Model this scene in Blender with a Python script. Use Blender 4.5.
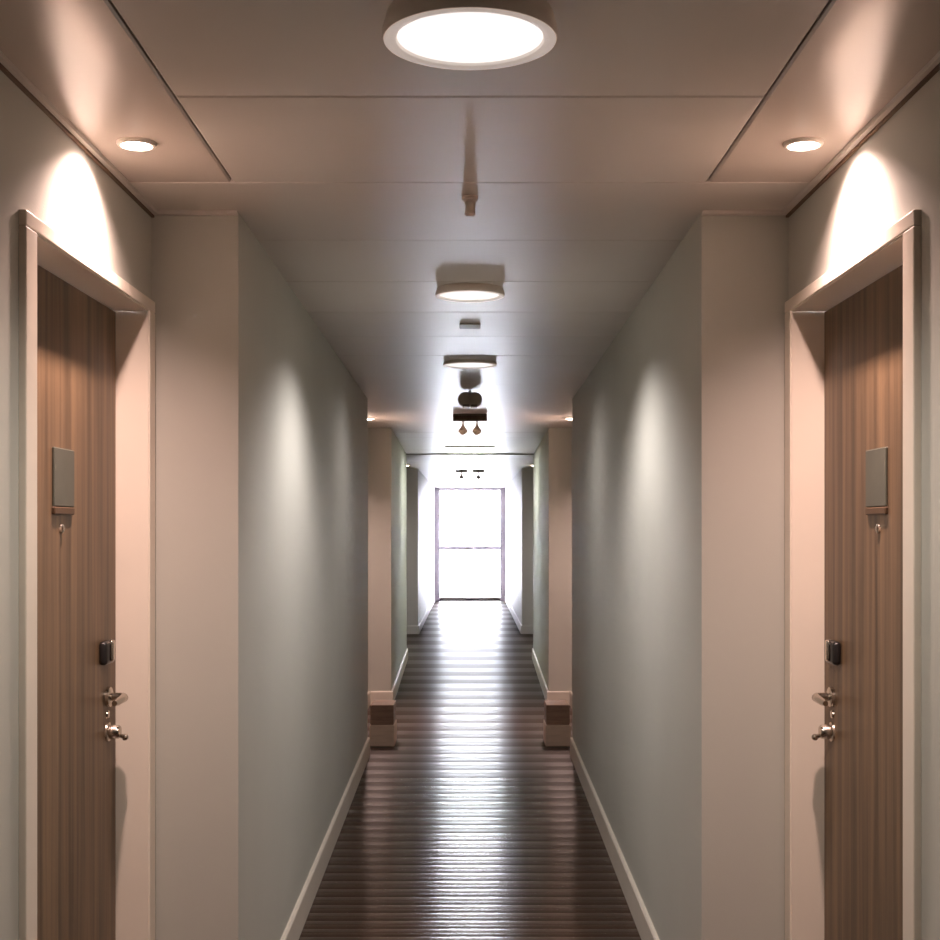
import bpy, bmesh, math, random
from mathutils import Vector, Matrix

# ------------------------------------------------------------------ clean
for o in list(bpy.data.objects):
    bpy.data.objects.remove(o, do_unlink=True)
scene = bpy.context.scene
COL = scene.collection
random.seed(7)

# ------------------------------------------------------------------ camera
CAM_Z = 1.524
cam_d = bpy.data.cameras.new('camera')
cam_d.sensor_width = 36.0
cam_d.lens = 51.7
cam_d.shift_y = 59.0 / 940.0
cam_d.clip_start = 0.05
cam_d.clip_end = 200
cam = bpy.data.objects.new('camera', cam_d)
COL.objects.link(cam)
cam.location = (0, 0, CAM_Z)
cam.rotation_euler = (math.pi / 2, 0, 0)
scene.camera = cam

# ------------------------------------------------------------------ world: pale overcast daylight
world = bpy.data.worlds.new('overcast_sky')
scene.world = world
world.use_nodes = True
bg = world.node_tree.nodes['Background']
bg.inputs['Color'].default_value = (0.88, 0.89, 1.0, 1)
bg.inputs['Strength'].default_value = 55.0

# ------------------------------------------------------------------ exposure
vs = scene.view_settings
vs.view_transform = 'Standard'
vs.look = 'None'
vs.exposure = 0.15
vs.gamma = 1.0
vs.use_curve_mapping = False

LAMP_W = 100.0          # round ceiling lamps, watts
DOWN_W = 110.0          # warm downlights, watts
LAMP_COL = (1.0, 0.92, 0.91)
DOWN_COL = (1.0, 0.69, 0.61)

# ------------------------------------------------------------------ materials
def s2l(c):
    return tuple((v / 12.92 if v <= 0.04045 else ((v + 0.055) / 1.055) ** 2.4) for v in (x / 255.0 for x in c))

def new_mat(name):
    m = bpy.data.materials.new(name)
    m.use_nodes = True
    nt = m.node_tree
    return m, nt, nt.nodes['Principled BSDF']

def paint(name, rgb, rough=0.6, spec=0.3, var=0.06, scale=3.0, bump=0.0, bscale=200.0, metal=0.0):
    m, nt, b = new_mat(name)
    c = s2l(rgb)
    tc = nt.nodes.new('ShaderNodeTexCoord')
    n = nt.nodes.new('ShaderNodeTexNoise')
    n.inputs['Scale'].default_value = scale
    n.inputs['Detail'].default_value = 4
    nt.links.new(tc.outputs['Object'], n.inputs['Vector'])
    r = nt.nodes.new('ShaderNodeValToRGB')
    r.color_ramp.elements[0].position = 0.3
    r.color_ramp.elements[1].position = 0.7
    r.color_ramp.elements[0].color = tuple(v * (1 - var) for v in c) + (1,)
    r.color_ramp.elements[1].color = tuple(min(1, v * (1 + var)) for v in c) + (1,)
    nt.links.new(n.outputs['Fac'], r.inputs['Fac'])
    nt.links.new(r.outputs['Color'], b.inputs['Base Color'])
    b.inputs['Roughness'].default_value = rough
    b.inputs['Specular IOR Level'].default_value = spec
    b.inputs['Metallic'].default_value = metal
    if bump > 0:
        n2 = nt.nodes.new('ShaderNodeTexNoise')
        n2.inputs['Scale'].default_value = bscale
        nt.links.new(tc.outputs['Object'], n2.inputs['Vector'])
        bp = nt.nodes.new('ShaderNodeBump')
        bp.inputs['Strength'].default_value = bump
        bp.inputs['Distance'].default_value = 0.002
        nt.links.new(n2.outputs['Fac'], bp.inputs['Height'])
        nt.links.new(bp.outputs['Normal'], b.inputs['Normal'])
    return m

def wood(name, dark, light, rough, spec, grain_vec, scale, coat=0.0, rnd=0.0):
    m, nt, b = new_mat(name)
    tc = nt.nodes.new('ShaderNodeTexCoord')
    mp = nt.nodes.new('ShaderNodeMapping')
    mp.inputs['Scale'].default_value = grain_vec
    nt.links.new(tc.outputs['Object'], mp.inputs['Vector'])
    n = nt.nodes.new('ShaderNodeTexNoise')
    n.inputs['Scale'].default_value = scale
    n.inputs['Detail'].default_value = 6
    n.inputs['Roughness'].default_value = 0.6
    n.inputs['Distortion'].default_value = 0.3
    nt.links.new(mp.outputs['Vector'], n.inputs['Vector'])
    r = nt.nodes.new('ShaderNodeValToRGB')
    e = r.color_ramp.elements
    e[0].position = 0.32
    e[1].position = 0.70
    e[0].color = s2l(dark) + (1,)
    e[1].color = s2l(light) + (1,)
    nt.links.new(n.outputs['Fac'], r.inputs['Fac'])
    src = r.outputs['Color']
    if rnd > 0:
        oi = nt.nodes.new('ShaderNodeObjectInfo')
        mr = nt.nodes.new('ShaderNodeMapRange')
        mr.inputs['To Min'].default_value = 1 - rnd
        mr.inputs['To Max'].default_value = 1 + rnd
        nt.links.new(oi.outputs['Random'], mr.inputs['Value'])
        hv = nt.nodes.new('ShaderNodeHueSaturation')
        nt.links.new(mr.outputs['Result'], hv.inputs['Value'])
        nt.links.new(src, hv.inputs['Color'])
        src = hv.outputs['Color']
    nt.links.new(src, b.inputs['Base Color'])
    b.inputs['Roughness'].default_value = rough
    b.inputs['Specular IOR Level'].default_value = spec
    b.inputs['Coat Weight'].default_value = coat
    return m

def emit(name, rgb, strength):
    m, nt, b = new_mat(name)
    b.inputs['Base Color'].default_value = (0.8, 0.78, 0.75, 1)
    b.inputs['Emission Color'].default_value = tuple(rgb) + (1,)
    b.inputs['Emission Strength'].default_value = strength
    return m

def thin_glass(name):
    m = bpy.data.materials.new(name)
    m.use_nodes = True
    nt = m.node_tree
    nt.nodes.clear()
    out = nt.nodes.new('ShaderNodeOutputMaterial')
    mix = nt.nodes.new('ShaderNodeMixShader')
    fr = nt.nodes.new('ShaderNodeFresnel')
    fr.inputs['IOR'].default_value = 1.45
    t = nt.nodes.new('ShaderNodeBsdfTransparent')
    t.inputs['Color'].default_value = (0.97, 0.98, 0.98, 1)
    g = nt.nodes.new('ShaderNodeBsdfGlossy')
    g.inputs['Roughness'].default_value = 0.02
    nt.links.new(fr.outputs['Fac'], mix.inputs['Fac'])
    nt.links.new(t.outputs['BSDF'], mix.inputs[1])
    nt.links.new(g.outputs['BSDF'], mix.inputs[2])
    nt.links.new(mix.outputs['Shader'], out.inputs['Surface'])
    return m

M = {}
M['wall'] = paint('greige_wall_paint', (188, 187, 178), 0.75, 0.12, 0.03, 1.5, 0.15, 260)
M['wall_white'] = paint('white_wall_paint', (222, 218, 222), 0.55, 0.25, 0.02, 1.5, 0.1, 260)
M['frame'] = paint('cream_gloss_paint', (234, 223, 208), 0.35, 0.4, 0.02, 4)
M['base'] = paint('cream_skirting_paint', (214, 204, 190), 0.4, 0.4, 0.03, 6)
M['ceil'] = paint('satin_ceiling_panel', (212, 204, 196), 0.38, 0.17, 0.02, 2.0)
M['ceil_bay'] = paint('gloss_bay_ceiling_panel', (206, 194, 184), 0.20, 0.45, 0.02, 2.0)
M['ceil_back'] = paint('dark_ceiling_void', (110, 98, 86), 0.9, 0.1)
def floor_wood(name, spec, rough):
    m = wood(name, (48, 32, 22), (66, 45, 32), rough, spec, (1.0, 14, 14), 4.0, 0.0, 0.08)
    nt = m.node_tree           # anisotropic to stretch the window reflection: gloss spreads across the grain
    tv = nt.nodes.new('ShaderNodeCombineXYZ')
    tv.inputs['Y'].default_value = 1.0
    b = nt.nodes['Principled BSDF']
    nt.links.new(tv.outputs['Vector'], b.inputs['Tangent'])
    b.inputs['Anisotropic'].default_value = 0.86
    return m
ZONES = 6                      # roughness grows towards the window, graded to brighten its reflection near the camera
for z in range(ZONES):
    rr = 0.235 + 0.135 * z / (ZONES - 1)
    M['floor_gloss_%d' % z] = floor_wood('lacquered_walnut_board', 0.60, rr)
    M['floor_satin_%d' % z] = floor_wood('satin_walnut_board', 0.14, rr + 0.03)
M['subfloor'] = paint('dark_subfloor', (24, 18, 14), 0.9, 0.1)
M['door'] = wood('walnut_veneer', (76, 61, 46), (134, 109, 82), 0.45, 0.35, (10, 10, 0.28), 2.6)
M['door_edge'] = paint('dark_door_edge', (62, 42, 30), 0.5, 0.3)
M['lamp_body'] = paint('white_lamp_housing', (228, 218, 208), 0.4, 0.4)
M['diffuser'] = emit('lamp_diffuser', (1.0, 0.93, 0.90), 0.95)
M['acrylic'] = emit('glowing_acrylic', (1.0, 0.84, 0.76), 0.28)
M['panel_glow'] = emit('added_panel_diffuser', (0.95, 1.0, 0.88), 17.0)
M['down_lens'] = emit('downlight_lens', (1.0, 0.80, 0.70), 50.0)
M['steel'] = paint('satin_steel', (196, 186, 174), 0.25, 0.5, 0.03, 30, metal=1.0)
M['black'] = paint('black_plastic', (34, 32, 32), 0.3, 0.5)
M['plate'] = paint('grey_green_plate', (86, 88, 78), 0.5, 0.4, 0.08, 14)
M['holder'] = paint('brown_plate_holder', (86, 66, 48), 0.5, 0.3)
M['gap_shade_and_bar'] = paint('brown_gap_shade_and_bar_face', (104, 86, 70), 0.7, 0.2)  # brown for the shade painted under the bay trim; also the bar face
M['taupe'] = paint('taupe_plastic', (188, 176, 158), 0.5, 0.3)
M['taupe_dark'] = paint('dark_taupe_plastic', (124, 112, 98), 0.5, 0.3)
M['pale_grey'] = paint('pale_grey_metal', (190, 180, 170), 0.4, 0.4)
M['grey'] = paint('grey_plastic', (140, 132, 124), 0.5, 0.3)
M['win'] = paint('white_window_frame', (238, 232, 242), 0.4, 0.4)
M['box_top'] = wood('brown_box_wood', (126, 100, 84), (150, 122, 104), 0.45, 0.3, (2, 14, 14), 3)
M['box_face'] = wood('pale_box_wood', (196, 172, 152), (214, 190, 170), 0.5, 0.3, (2, 14, 14), 3)
M['glass'] = thin_glass('clear_glass')

# ------------------------------------------------------------------ mesh helpers
def box(bm, x0, x1, y0, y1, z0, z1, bevel=0.0, seg=1):
    xs, ys, zs = sorted((x0, x1)), sorted((y0, y1)), sorted((z0, z1))
    v = [bm.verts.new((x, y, z)) for x in xs for y in ys for z in zs]
    fs = []
    for q in ((0, 1, 3, 2), (4, 6, 7, 5), (0, 4, 5, 1), (2, 3, 7, 6), (0, 2, 6, 4), (1, 5, 7, 3)):
        fs.append(bm.faces.new([v[i] for i in q]))
    if bevel > 0:
        es = list({e for f in fs for e in f.edges})
        bmesh.ops.bevel(bm, geom=es, offset=bevel, segments=seg, affect='EDGES', profile=0.5)
    return v

def prism(bm, pts, z0, z1):
    """vertical prism over a plan outline"""
    lo = [bm.verts.new((x, y, z0)) for x, y in pts]
    hi = [bm.verts.new((x, y, z1)) for x, y in pts]
    n = len(pts)
    bm.faces.new(lo)
    bm.faces.new(hi)
    for i in range(n):
        bm.faces.new((lo[i], lo[(i + 1) % n], hi[(i + 1) % n], hi[i]))

def lathe(bm, prof, seg=40, mat=None, close=False):
    """prof: (r, z); revolve about z, transformed by mat"""
    mat = mat or Matrix.Identity(4)
    rings = []
    for r, z in prof:
        if r < 1e-6:
            rings.append([bm.verts.new(mat @ Vector((0, 0, z)))])
        else:
            rings.append([bm.verts.new(mat @ Vector((r * math.cos(2 * math.pi * k / seg), r * math.sin(2 * math.pi * k / seg), z))) for k in range(seg)])
    pairs = list(zip(rings[:-1], rings[1:]))
    if close:
        pairs.append((rings[-1], rings[0]))
    for a, b in pairs:
        for k in range(seg):
            j = (k + 1) % seg
            if len(a) == 1 and len(b) == 1:
                continue
            if len(a) == 1:
                bm.faces.new((a[0], b[k], b[j]))
            elif len(b) == 1:
                bm.faces.new((a[k], b[0], a[j]))
            else:
                bm.faces.new((a[k], b[k], b[j], a[j]))

def tube(bm, pts, rads, seg=14):
    rings = []
    for i, p in enumerate(pts):
        p = Vector(p)
        a = Vector(pts[max(i - 1, 0)])
        b = Vector(pts[min(i + 1, len(pts) - 1)])
        d = (b - a).normalized()
        up = Vector((0, 0, 1)) if abs(d.z) < 0.9 else Vector((1, 0, 0))
        u = d.cross(up).normalized()
        w = d.cross(u).normalized()
        r = rads[i] if isinstance(rads, (list, tuple)) else rads
        rings.append([bm.verts.new(p + (u * math.cos(2 * math.pi * k / seg) + w * math.sin(2 * math.pi * k / seg)) * r) for k in range(seg)])
    for a, b in zip(rings[:-1], rings[1:]):
        for k in range(seg):
            j = (k + 1) % seg
            bm.faces.new((a[k], a[j], b[j], b[k]))
    bm.faces.new(rings[0])
    bm.faces.new(rings[-1])

def obj(name, bm, mat, parent=None, smooth=False, loc=None):
    bmesh.ops.recalc_face_normals(bm, faces=bm.faces[:])
    me = bpy.data.meshes.new(name)
    bm.to_mesh(me)
    bm.free()
    me.materials.append(M[mat])
    if smooth:
        me.polygons.foreach_set('use_smooth', [True] * len(me.polygons))
        try:
            me.set_sharp_from_angle(angle=math.radians(35))
        except Exception:
            pass
    o = bpy.data.objects.new(name, me)
    COL.objects.link(o)
    if loc is not None:
        o.location = loc
    if parent:
        o.parent = parent
    return o

def B(*boxes, bevel=0.0, seg=1):
    bm = bmesh.new()
    for b in boxes:
        box(bm, *b, bevel=bevel, seg=seg)
    return bm

def empty(name, loc):
    o = bpy.data.objects.new(name, None)
    o.empty_display_size = 0.1
    COL.objects.link(o)
    o.location = loc
    return o

def tag(o, label, cat, group=None, kind=None):
    o['label'] = label
    o['category'] = cat
    if group:
        o['group'] = group
    if kind:
        o['kind'] = kind
    return o

def spot(name, loc, aim, watts, col, half_deg, blend, radius, parent):
    l = bpy.data.lights.new(name, 'SPOT')
    l.energy = watts
    l.color = col
    l.spot_size = math.radians(2 * half_deg)
    l.spot_blend = blend
    l.shadow_soft_size = radius
    o = bpy.data.objects.new(name, l)
    COL.objects.link(o)
    o.parent = parent
    o.location = loc
    o.rotation_euler = Vector(aim).to_track_quat('-Z', 'Y').to_euler()
    return o

# ------------------------------------------------------------------ dimensions
H = 2.40
Y0, Y1 = -2.6, 3.73           # entrance bay with the two doors
YA, YB = 9.10, 11.68          # second recess
YC, YD = 15.9, 19.6           # third recess
YE = 28.7                     # end wall with the glazing
BAY = 0.88
OUT = 1.30
SIDE = {-1: 'left', 1: 'right'}

# door opening
DY0, DY1, DZ = 2.705, 3.645, 2.112
LEAF = 0.955

# ------------------------------------------------------------------ floor of cross-laid boards
fl = obj('floor', B((-OUT, OUT, Y0 - 0.1, YE + 0.1, -0.10, -0.022)), 'subfloor')
tag(fl, 'dark glossy walnut board floor running down the corridor', 'floor', kind='structure')

def board_mesh(w, crown):
    bm = bmesh.new()
    n = 8
    hw = w / 2 - 0.0012
    row = []
    for k in range(n + 1):
        t = -1 + 2 * k / n
        z = -(t * t) * hw * math.tan(crown) / 2
        row.append((t * hw, z))
    a = [bm.verts.new((-OUT, y, z)) for y, z in row]
    b = [bm.verts.new((OUT, y, z)) for y, z in row]
    for k in range(n):
        bm.faces.new((a[k], b[k], b[k + 1], a[k + 1]))
    lo = [bm.verts.new((x, y, -0.02)) for x, y in ((-OUT, -hw), (OUT, -hw), (OUT, hw), (-OUT, hw))]
    bm.faces.new((lo[0], lo[1], b[0], a[0]))
    bm.faces.new((lo[3], a[n], b[n], lo[2]))
    return bm

def crown_at(yy):
    # crown sized by view angle to aim the window reflection; stronger near the entrance
    return max(math.radians(0.3), (math.atan2(1.524, max(yy, 5.0)) - math.radians(4.0)) * 0.45)

y = Y0 - 0.05
w_cache = {}
n_board = 0
while y < YE + 0.05:
    w = 0.10 if y < 4.6 else min(max(0.05, y * y * 0.00195), 0.6)
    w = round(w, 2) if w > 0.2 else round(w, 3)
    if y + w > YE + 0.05:
        w = round(YE + 0.06 - y, 3)
    kind = ('floor_gloss_', 'floor_satin_')[n_board % 2] + str(min(ZONES - 1, max(0, int((y - 5.0) / 1.6))))
    if (w, kind) in w_cache:
        o = w_cache[(w, kind)].copy()
        COL.objects.link(o)
    else:
        o = obj('board', board_mesh(w, crown_at(y)), kind, fl, smooth=True)
        w_cache[(w, kind)] = o
    o.parent = fl
    o.location = (0, y + w / 2, 0)
    y += w
    n_board += 1

# ------------------------------------------------------------------ ceiling of cross-laid satin panels
ce = obj('ceiling', B((-OUT, OUT, Y0 - 0.1, YE + 0.1, H + 0.020, H + 0.10)), 'ceil_back')
tag(ce, 'satin metal panel ceiling with narrow cross joints', 'ceiling', kind='structure')

SEAM0, STEP, GAP = 2.735, 0.68, 0.005
CUT = SEAM0 + STEP
def panel(x0, x1, ya, yb, mat='ceil'):
    if yb - ya < 0.03:
        return
    bm = B((x0, x1, ya + GAP / 2, yb - GAP / 2, H, H + 0.016), bevel=0.0045)
    o = obj('ceiling_panel', bm, mat, ce)
    if ya > CUT - 0.01:                    # clip-in panels never sit perfectly flat
        bow = math.radians(random.uniform(-0.22, 0.22))
        o.matrix_local = Matrix.Translation((0, (ya + yb) / 2, H)) @ Matrix.Rotation(bow, 4, 'X') @ Matrix.Translation((0, -(ya + yb) / 2, -H))

ys = [SEAM0 + STEP * k for k in range(-8, 40)]
ys = [v for v in ys if Y0 < v < YE - 0.1]
edges = [Y0] + ys + [YE]
XG = 0.601
for a, b in zip(edges[:-1], edges[1:]):
    if b <= CUT + 0.01:
        panel(-XG + GAP / 2, XG - GAP / 2, a, b)
    else:
        panel(-1.0, 1.0, a, b)
for s in (-1, 1):
    for a, b in ((Y0, 0.9), (0.9, CUT)):
        panel(s * (XG + GAP / 2), s * 1.0, a, b, 'ceil_bay')

# ------------------------------------------------------------------ walls
def wall(s, pts, z0, z1, label, mat='wall'):
    bm = bmesh.new()
    prism(bm, [(s * x, yy) for x, yy in pts], z0, z1)
    o = obj('wall_' + SIDE[s], bm, mat)
    return tag(o, label, 'wall', kind='structure')

for s in (-1, 1):
    sd = SIDE[s]
    # bay wall with the door opening
    bm = bmesh.new()
    xa, xb = s * BAY, s * OUT
    box(bm, xa, xb, Y0, DY0 - 0.02, 0, H + 0.018)
    box(bm, xa, xb, DY0 - 0.02, DY1 + 0.02, DZ + 0.02, H + 0.018)
    box(bm, xa, xb, DY1 + 0.02, Y1, 0, H + 0.018)
    o = obj('wall_' + sd, bm, 'wall')
    tag(o, 'greige painted bay wall around the wooden door on the ' + sd, 'wall', kind='structure')
    wall(s, [(0.640, Y1), (0.690, YA), (OUT, YA), (OUT, Y1)], 0, H + 0.018,
         'long greige corridor wall with white skirting on the ' + sd)
    wall(s, [(BAY, YA), (BAY, YB), (OUT, YB), (OUT, YA)], 0, H + 0.018,
         'wall at the back of the middle recess on the ' + sd)
    wall(s, [(0.682, YB), (0.745, YC), (OUT, YC), (OUT, YB)], 0, H + 0.018,
         'farther corridor wall with pinkish end face on the ' + sd)
    wall(s, [(1.0, YC), (1.0, YD), (OUT, YD), (OUT, YC)], 0, H + 0.018,
         'wall at the back of the far dark recess on the ' + sd)
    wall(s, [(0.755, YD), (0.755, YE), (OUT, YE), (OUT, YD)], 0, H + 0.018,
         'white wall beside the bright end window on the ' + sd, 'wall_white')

o = obj('wall_back', B((-OUT, OUT, Y0 - 0.1, Y0, 0, H + 0.018)), 'wall')
tag(o, 'greige wall closing the corridor behind the viewer', 'wall', kind='structure')

# ------------------------------------------------------------------ skirting boards
def skirting(s, path, label, h=0.12, t=0.016, mat='base'):
    """path: plan points (x>0 side) along the wall face, room side is -x / -y"""
    bm = bmesh.new()
    pts = [Vector((x, yy)) for x, yy in path]
    n = len(pts)
    off = []
    for i in range(n):
        ns = []
        if i > 0:
            d = (pts[i] - pts[i - 1]).normalized()
            ns.append(Vector((-d.y, d.x)))
        if i < n - 1:
            d = (pts[i + 1] - pts[i]).normalized()
            ns.append(Vector((-d.y, d.x)))
        if len(ns) == 2:
            m = (ns[0] + ns[1]).normalized()
            off.append(pts[i] + m * (t / max(0.3, m.dot(ns[0]))))
        else:
            off.append(pts[i] + ns[0] * t)
    prof = lambda i: [(pts[i], 0.0), (off[i], 0.0), (off[i], h - 0.006), (pts[i].lerp(off[i], 0.7), h), (pts[i], h)]
    rings = [[bm.verts.new((s * p.x, p.y, z)) for p, z in prof(i)] for i in range(n)]
    for a, b in zip(rings[:-1], rings[1:]):
        for k in range(5):
            j = (k + 1) % 5
            bm.faces.new((a[k], b[k], b[j], a[j]))
    bm.faces.new(rings[0])
    bm.faces.new(rings[-1])
    o = obj('baseboard_' + SIDE[s], bm, mat)
    return tag(o, label, 'baseboard', kind='structure')

for s in (-1, 1):
    sd = SIDE[s]
    # walking with the room on the left of the direction of travel (mirrored later)
    skirting(s, [(BAY, Y0), (BAY, DY0 - 0.078)], 'skirting before the near door casing on the ' + sd)
    skirting(s, [(BAY - 0.02, Y1), (0.640, Y1), (0.690, YA)], 'long cream skirting along the near corridor wall on the ' + sd)
    skirting(s, [(BAY, YA), (BAY, YB)], 'skirting inside the middle recess on the ' + sd)
    skirting(s, [(BAY - 0.02, YB), (0.682, YB), (0.745, YC)], 'cream skirting around the pinkish wall end on the ' + sd)
    skirting(s, [(1.0, YC), (1.0, YD)], 'skirting inside the far dark recess on the ' + sd)
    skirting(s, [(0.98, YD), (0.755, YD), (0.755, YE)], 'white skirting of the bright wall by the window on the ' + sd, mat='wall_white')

# ------------------------------------------------------------------ ceiling edge trims in the entrance bay
tn = 0
for s in (-1, 1):
    tn += 1
    bm = B((s * BAY, s * (BAY - 0.020), Y0, Y1 - 0.001, H - 0.010, H))
    box(bm, s * (BAY - 0.020), s * 0.640, Y1 - 0.020, Y1, H - 0.010, H)
    o = obj('trim_%d' % tn, bm, 'ceil')
    bm = B((s * BAY, s * (BAY - 0.008), Y0, Y1 - 0.001, H - 0.016, H - 0.010))
    obj('gap_shade_strip', bm, 'gap_shade_and_bar', o)  # dark strip standing in for the shade in the gap below the trim
    tag(o, 'thin angle trim where bay wall meets ceiling on the ' + SIDE[s], 'trim', kind='structure')
tn += 1
o = obj('trim_%d' % tn, B((-1.0, 1.0, 15.68, 15.73, H - 0.014, H), bevel=0.003), 'grey')
tag(o, 'thin grey joint strip across the far ceiling', 'trim', kind='structure')

# ------------------------------------------------------------------ doors
def make_door(s, n):
    sd = SIDE[s]
    d = empty('door_%d' % n, (s * BAY, (DY0 + DY1) / 2, 0))
    tag(d, 'recessed walnut veneer door with steel lever in cream frame on the ' + sd, 'door', kind='structure')
    ox, oy = d.location.x, d.location.y
    def part(name, bm, mat, parent=d, smooth=False):
        o = obj(name, bm, mat, None, smooth)
        o.parent = parent
        o.matrix_parent_inverse = Matrix.Translation((-ox, -oy, 0))
        return o
    def sub(name, bm, mat, parent, smooth=False):
        o = obj(name, bm, mat, None, smooth)
        o.parent = parent
        return o
    CI, CW, CT = BAY - 0.015, 0.073, 0.036
    # casings (proud of the wall)
    for ya, yb in ((DY0 - CW, DY0 - 0.004), (DY1 + 0.004, DY1 + CW - 0.004)):
        part('side_casing', B((s * CI, s * (BAY + 0.002), ya, yb, 0, DZ + 0.004), bevel=0.003, seg=2), 'frame')
    part('head_casing', B((s * CI, s * (BAY + 0.002), DY0 - CW, DY1 + CW - 0.004, DZ + 0.004, DZ + CT), bevel=0.003, seg=2), 'frame')
    # jamb linings
    J = LEAF + 0.06
    part('jamb', B((s * (CI + 0.004), s * J, DY0 - 0.02, DY0, 0, DZ)), 'frame')
    part('jamb', B((s * (CI + 0.004), s * J, DY1, DY1 + 0.02, 0, DZ)), 'frame')
    part('head_jamb', B((s * (CI + 0.004), s * J, DY0 - 0.02, DY1 + 0.02, DZ, DZ + 0.02)), 'frame')
    # leaf
    lf = part('door_leaf', B((s * LEAF, s * (LEAF + 0.045), DY0 + 0.003, DY1 - 0.006, 0.006, DZ - 0.003), bevel=0.0015), 'door')
    sub('edge_lipping', B((s * (LEAF + 0.004), s * (LEAF + 0.040), DY1 - 0.0059, DY1 - 0.001, 0.006, DZ - 0.003)), 'door_edge', lf)
    # sign plate with holder, and spy hole
    pl = part('sign_plate', B((s * (LEAF - 0.006), s * (LEAF + 0.001), 3.085, 3.240, 1.576, 1.712), bevel=0.002), 'plate')
    part('plate_holder', B((s * (LEAF - 0.008), s * (LEAF + 0.001), 3.082, 3.235, 1.558, 1.575), bevel=0.002), 'holder')
    rx = Matrix.Rotation(-s * math.pi / 2, 4, 'Y')
    bm = bmesh.new()
    lathe(bm, [(0, 0.007), (0.006, 0.008), (0.011, 0.005), (0.012, -0.001)], 20, Matrix.Translation((s * LEAF, 3.15, 1.525)) @ rx)
    part('spy_hole', bm, 'steel', smooth=True)
    # card reader
    rd = part('card_reader', B((s * (LEAF - 0.022), s * (LEAF + 0.001), 3.470, 3.560, 1.172, 1.234), bevel=0.010, seg=3), 'black', smooth=True)
    bm = B((s * (LEAF - 0.030), s * (LEAF - 0.018), 3.500, 3.524, 1.180, 1.236), bevel=0.006, seg=3)
    sub('reader_slot', bm, 'steel', rd, smooth=True)
    # lever handle: rose, neck, grip
    LY, LZ = 3.555, 1.082
    ro = bmesh.new()
    lathe(ro, [(0, 0.012), (0.020, 0.012), (0.026, 0.009), (0.027, -0.001)], 28, Matrix.Translation((s * LEAF, LY, LZ)) @ rx)
    lv = part('lever_handle', ro, 'steel', smooth=True)
    bm = bmesh.new()
    X = lambda t: s * (LEAF - t)
    tube(bm, [(X(0.008), LY, LZ), (X(0.032), LY, LZ), (X(0.042), LY - 0.004, LZ), (X(0.048), LY - 0.018, LZ),
              (X(0.049), LY - 0.050, LZ - 0.001), (X(0.049), LY - 0.090, LZ - 0.002), (X(0.048), LY - 0.112, LZ - 0.003)],
         [0.011, 0.011, 0.0115, 0.0115, 0.0105, 0.010, 0.007])
    sub('grip', bm, 'steel', lv, smooth=True)
    bm = bmesh.new()
    lathe(bm, [(0, 0.004), (0.010, 0.004), (0.012, -0.001)], 20, Matrix.Translation((s * LEAF, LY, LZ - 0.046)) @ rx)
    part('keyhole_cover', bm, 'steel', smooth=True)
    # lower lock: cylinder with a thumb turn
    KZ = 0.990
    bm = bmesh.new()
    lathe(bm, [(0, 0.034), (0.015, 0.034), (0.018, 0.030), (0.019, 0.008), (0.025, 0.005), (0.026, -0.001)], 28, Matrix.Translation((s * LEAF, LY, KZ)) @ rx)
    lk = part('lower_lock', bm, 'steel', smooth=True)
    bm = bmesh.new()
    tube(bm, [(X(0.030), LY + 0.006, KZ - 0.010), (X(0.040), LY + 0.016, KZ - 0.016)], [0.006, 0.006])
    bmesh.ops.create_uvsphere(bm, u_segments=14, v_segments=10, radius=0.009, matrix=Matrix.Translation((X(0.042), LY + 0.018, KZ - 0.017)))
    sub('thumb_turn', bm, 'steel', lk, smooth=True)
    return d

make_door(-1, 1)
make_door(1, 2)

# ------------------------------------------------------------------ end window
wn = empty('window_1', (0, YE, 0))
tag(wn, 'full-height white framed window at the bright corridor end', 'window', kind='structure')
def wpart(name, bm, mat):
    o = obj(name, bm, mat)
    o.parent = wn
    o.matrix_parent_inverse = Matrix.Translation((0, -YE, 0))
    return o
WX = 0.64
for s in (-1, 1):
    wpart('stile', B((s * WX, s * 0.755, YE - 0.07, YE + 0.03, 0.0, H), bevel=0.006), 'win')
wpart('bottom_rail', B((-WX, WX, YE - 0.06, YE + 0.02, 0.0, 0.075), bevel=0.006), 'grey')
wpart('middle_rail', B((-WX, WX, YE - 0.05, YE + 0.02, 1.080, 1.160), bevel=0.006), 'win')
wpart('top_rail', B((-WX, WX, YE - 0.05, YE + 0.02, H - 0.06, H), bevel=0.006), 'win')
wpart('pane', B((-WX, WX, YE - 0.018, YE - 0.012, 0.07, 1.085)), 'glass')
wpart('pane', B((-WX, WX, YE - 0.018, YE - 0.012, 1.155, H - 0.055)), 'glass')

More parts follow.
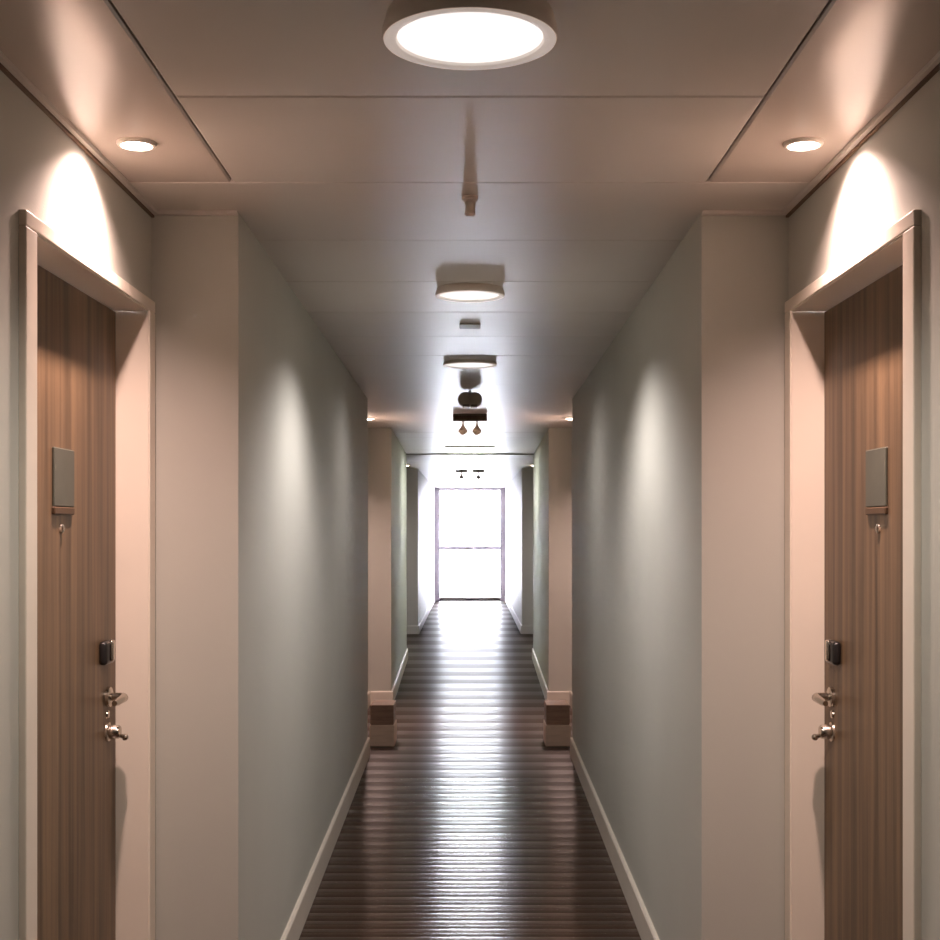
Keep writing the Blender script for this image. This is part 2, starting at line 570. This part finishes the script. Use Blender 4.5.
# ------------------------------------------------------------------ round ceiling lamps
def ceiling_lamp(yy, R, hgt, label, watts, half=73, blend=0.6, col=LAMP_COL):
    d = empty('ceiling_lamp', (0, yy, H))
    tag(d, label, 'lamp', 'round ceiling lamps')
    k = R / 0.146
    bm = bmesh.new()
    lathe(bm, [(0.138 * k, 0.0), (0.141 * k, -hgt * 0.2), (0.146 * k, -hgt * 0.6), (0.146 * k, -hgt + 0.006), (0.1445 * k, -hgt + 0.002),
               (0.138 * k, -hgt + 0.003), (0.138 * k, -hgt * 0.4)], 64)
    obj('housing', bm, 'lamp_body', d, smooth=True)
    bm = bmesh.new()
    lathe(bm, [(0.144 * k, -hgt + 0.0015), (0.140 * k, -hgt), (0.130 * k, -hgt), (0.124 * k, -hgt + 0.003), (0.1218 * k, -hgt + 0.008)], 64)
    obj('acrylic_rim', bm, 'acrylic', d, smooth=True)
    bm = bmesh.new()
    lathe(bm, [(0, -hgt + 0.001), (0.06 * k, -hgt + 0.002), (0.10 * k, -hgt + 0.004), (0.1215 * k, -hgt + 0.007)], 64)
    obj('diffuser', bm, 'diffuser', d, smooth=True)
    spot('lamp_light', (0, 0, -hgt - 0.004), (0, 0, -1), watts, col, half, blend, 0.06, d)
    return d

ceiling_lamp(2.30, 0.149, 0.046, 'nearest and largest round white ceiling lamp between the two doors', LAMP_W * 0.65, col=(1.0, 0.90, 0.82))
ceiling_lamp(4.92, 0.126, 0.030, 'middle round ceiling lamp past the small sprinkler', LAMP_W * 1.1)
ceiling_lamp(7.10, 0.142, 0.018, 'farthest round ceiling lamp, seen almost edge-on', LAMP_W * 0.4, 84, 1.0)

# light panel added to brighten the far end, beyond the middle recess
d = empty('added_light_panel', (0, 14.8, H))
tag(d, 'added flush white light panel that brightens the far corridor', 'light panel')
obj('panel_frame', B((-0.265, -0.245, -0.5, 0.5, -0.014, 0), (0.245, 0.265, -0.5, 0.5, -0.014, 0),
                     (-0.245, 0.245, -0.5, -0.48, -0.014, 0), (-0.245, 0.245, 0.48, 0.5, -0.014, 0)), 'lamp_body', d)
obj('diffuser', B((-0.245, 0.245, -0.48, 0.48, -0.008, -0.002)), 'panel_glow', d)

# ------------------------------------------------------------------ recessed downlights
def downlight(s, x, yy, label, watts, group, col=DOWN_COL):
    d = empty('downlight', (s * x, yy, H))
    tag(d, label, 'downlight', group)
    bm = bmesh.new()
    lathe(bm, [(0.0445, 0.0), (0.0445, -0.004), (0.042, -0.008), (0.036, -0.009), (0.033, -0.004), (0.033, 0.0)], 40)
    obj('ring', bm, 'lamp_body', d, smooth=True)
    bm = bmesh.new()
    lathe(bm, [(0, -0.0145), (0.010, -0.014), (0.020, -0.0115), (0.028, -0.007), (0.0325, -0.002)], 32)
    obj('lens', bm, 'down_lens', d, smooth=True)
    spot('down_light', (0, 0, -0.017), (s * 0.34, 0, -0.94), watts, col, 68, 1.0, 0.02, d)

for s in (-1, 1):
    downlight(s, 0.756, 3.06, 'recessed warm downlight above the %s wooden door' % SIDE[s], DOWN_W, 'downlights above the doors')
    downlight(s, 0.790, 10.65, 'small glowing downlight in the middle recess on the %s' % SIDE[s], DOWN_W * 1.8, 'downlights of the middle recess')
    downlight(s, 0.87, 18.5, 'tiny added downlight brightening the far recess on the %s' % SIDE[s], DOWN_W * 0.4, 'added downlights of the far recess', (1.0, 0.93, 0.78))  # extra lamps added to lift the dark far recess

# ------------------------------------------------------------------ small ceiling fittings
# pendant sprinkler
d = empty('sprinkler', (0, 3.56, H))
tag(d, 'single grey pendant sprinkler between the two nearest ceiling lamps', 'sprinkler')
bm = bmesh.new()
lathe(bm, [(0.0, 0.0), (0.022, 0.0), (0.022, -0.008), (0.014, -0.014), (0.014, -0.020)], 24)
obj('escutcheon', bm, 'pale_grey', d, smooth=True)
bm = bmesh.new()
lathe(bm, [(0.012, -0.016), (0.013, -0.038), (0.015, -0.046), (0.010, -0.052), (0, -0.053)], 24)
obj('sprinkler_head', bm, 'pale_grey', d, smooth=True)

# flat plate
bm = bmesh.new()
box(bm, -0.045, 0.045, -0.06, 0.06, -0.008, 0.0, bevel=0.003)
o = obj('ceiling_plate', bm, 'grey', loc=(0, 5.80, H))
tag(o, 'small flat grey cover plate just behind the middle ceiling lamp', 'cover plate')

# twin round sounder
d = empty('alarm_sounder', (0, 8.55, H))
tag(d, 'twin round taupe alarm unit hanging above the grey bar fitting', 'alarm')
ry = Matrix.Rotation(math.pi / 2, 4, 'X')
for s in (-1, 1):
    bm = bmesh.new()
    lathe(bm, [(0, 0.030), (0.036, 0.030), (0.044, 0.024), (0.047, 0.012), (0.047, -0.030), (0, -0.030)], 32,
          Matrix.Translation((s * 0.029, 0, -0.057)) @ ry)
    obj('round_housing', bm, 'taupe', d, smooth=True)
    obj('grille', B((s * 0.006, s * 0.046, -0.038, 0.02, -0.108, -0.091), bevel=0.003), 'taupe_dark', d)
obj('mounting_stem', B((-0.012, 0.012, -0.012, 0.012, -0.03, 0.0)), 'taupe', d)

# bar fitting
d = empty('bar_fitting', (0, 10.3, H))
tag(d, 'long grey bar fitting hung between the twin alarm and diamond sprinklers', 'bar')
obj('bar', B((-0.130, 0.130, -0.03, 0.03, -0.054, 0.0), bevel=0.004, seg=2), 'taupe_dark', d)
obj('bar_face', B((-0.118, 0.118, -0.033, -0.028, -0.042, -0.014), bevel=0.002), 'gap_shade_and_bar', d)
# diamond sprinklers
for s in (-1, 1):
    d = empty('sprinkler', (s * 0.057, 11.0, H))
    tag(d, '%s one of the two diamond-shaped grey sprinklers below the bar fitting' % SIDE[s], 'sprinkler', 'diamond sprinklers')
    bm = bmesh.new()
    lathe(bm, [(0.012, 0.0), (0.009, -0.008), (0.009, -0.036), (0.010, -0.04)], 16)
    obj('stem', bm, 'taupe', d, smooth=True)
    bm = bmesh.new()
    lathe(bm, [(0.008, -0.030), (0.020, -0.048), (0.041, -0.076), (0.036, -0.086), (0.018, -0.108), (0.0, -0.114)], 16)
    obj('sprinkler_head', bm, 'taupe', d)

# far fittings
for s in (-1, 1):
    d = empty('ceiling_fitting', (s * 0.117, 18.6, H))
    tag(d, '%s one of the two tiny dark bar fittings before the window' % SIDE[s], 'ceiling fitting', 'far bar fittings')
    obj('rod', B((-0.006, 0.006, -0.006, 0.006, -0.06, 0.0)), 'taupe', d)
    obj('bar', B((-0.083, 0.083, -0.02, 0.02, -0.098, -0.058), bevel=0.008, seg=2), 'taupe_dark', d)
    bm = bmesh.new()
    lathe(bm, [(0.008, -0.09), (0.010, -0.135), (0.034, -0.155), (0.034, -0.170), (0.016, -0.188), (0, -0.19)], 16)
    obj('knob', bm, 'taupe_dark', d, smooth=True)

# ------------------------------------------------------------------ low wooden boxes at the wall ends
for s in (-1, 1):
    d = empty('storage_box', (s * 0.617, 9.60, 0))
    tag(d, 'low two-tone wooden box at the end of the %s corridor wall' % SIDE[s], 'box', 'low boxes by the middle recess')
    obj('lower_drawer', B((-0.088, 0.088, -0.15, 0.15, 0.0, 0.150), bevel=0.006, seg=2), 'box_face', d)
    obj('upper_body', B((-0.082, 0.082, -0.135, 0.15, 0.150, 0.290), bevel=0.004), 'box_top', d)
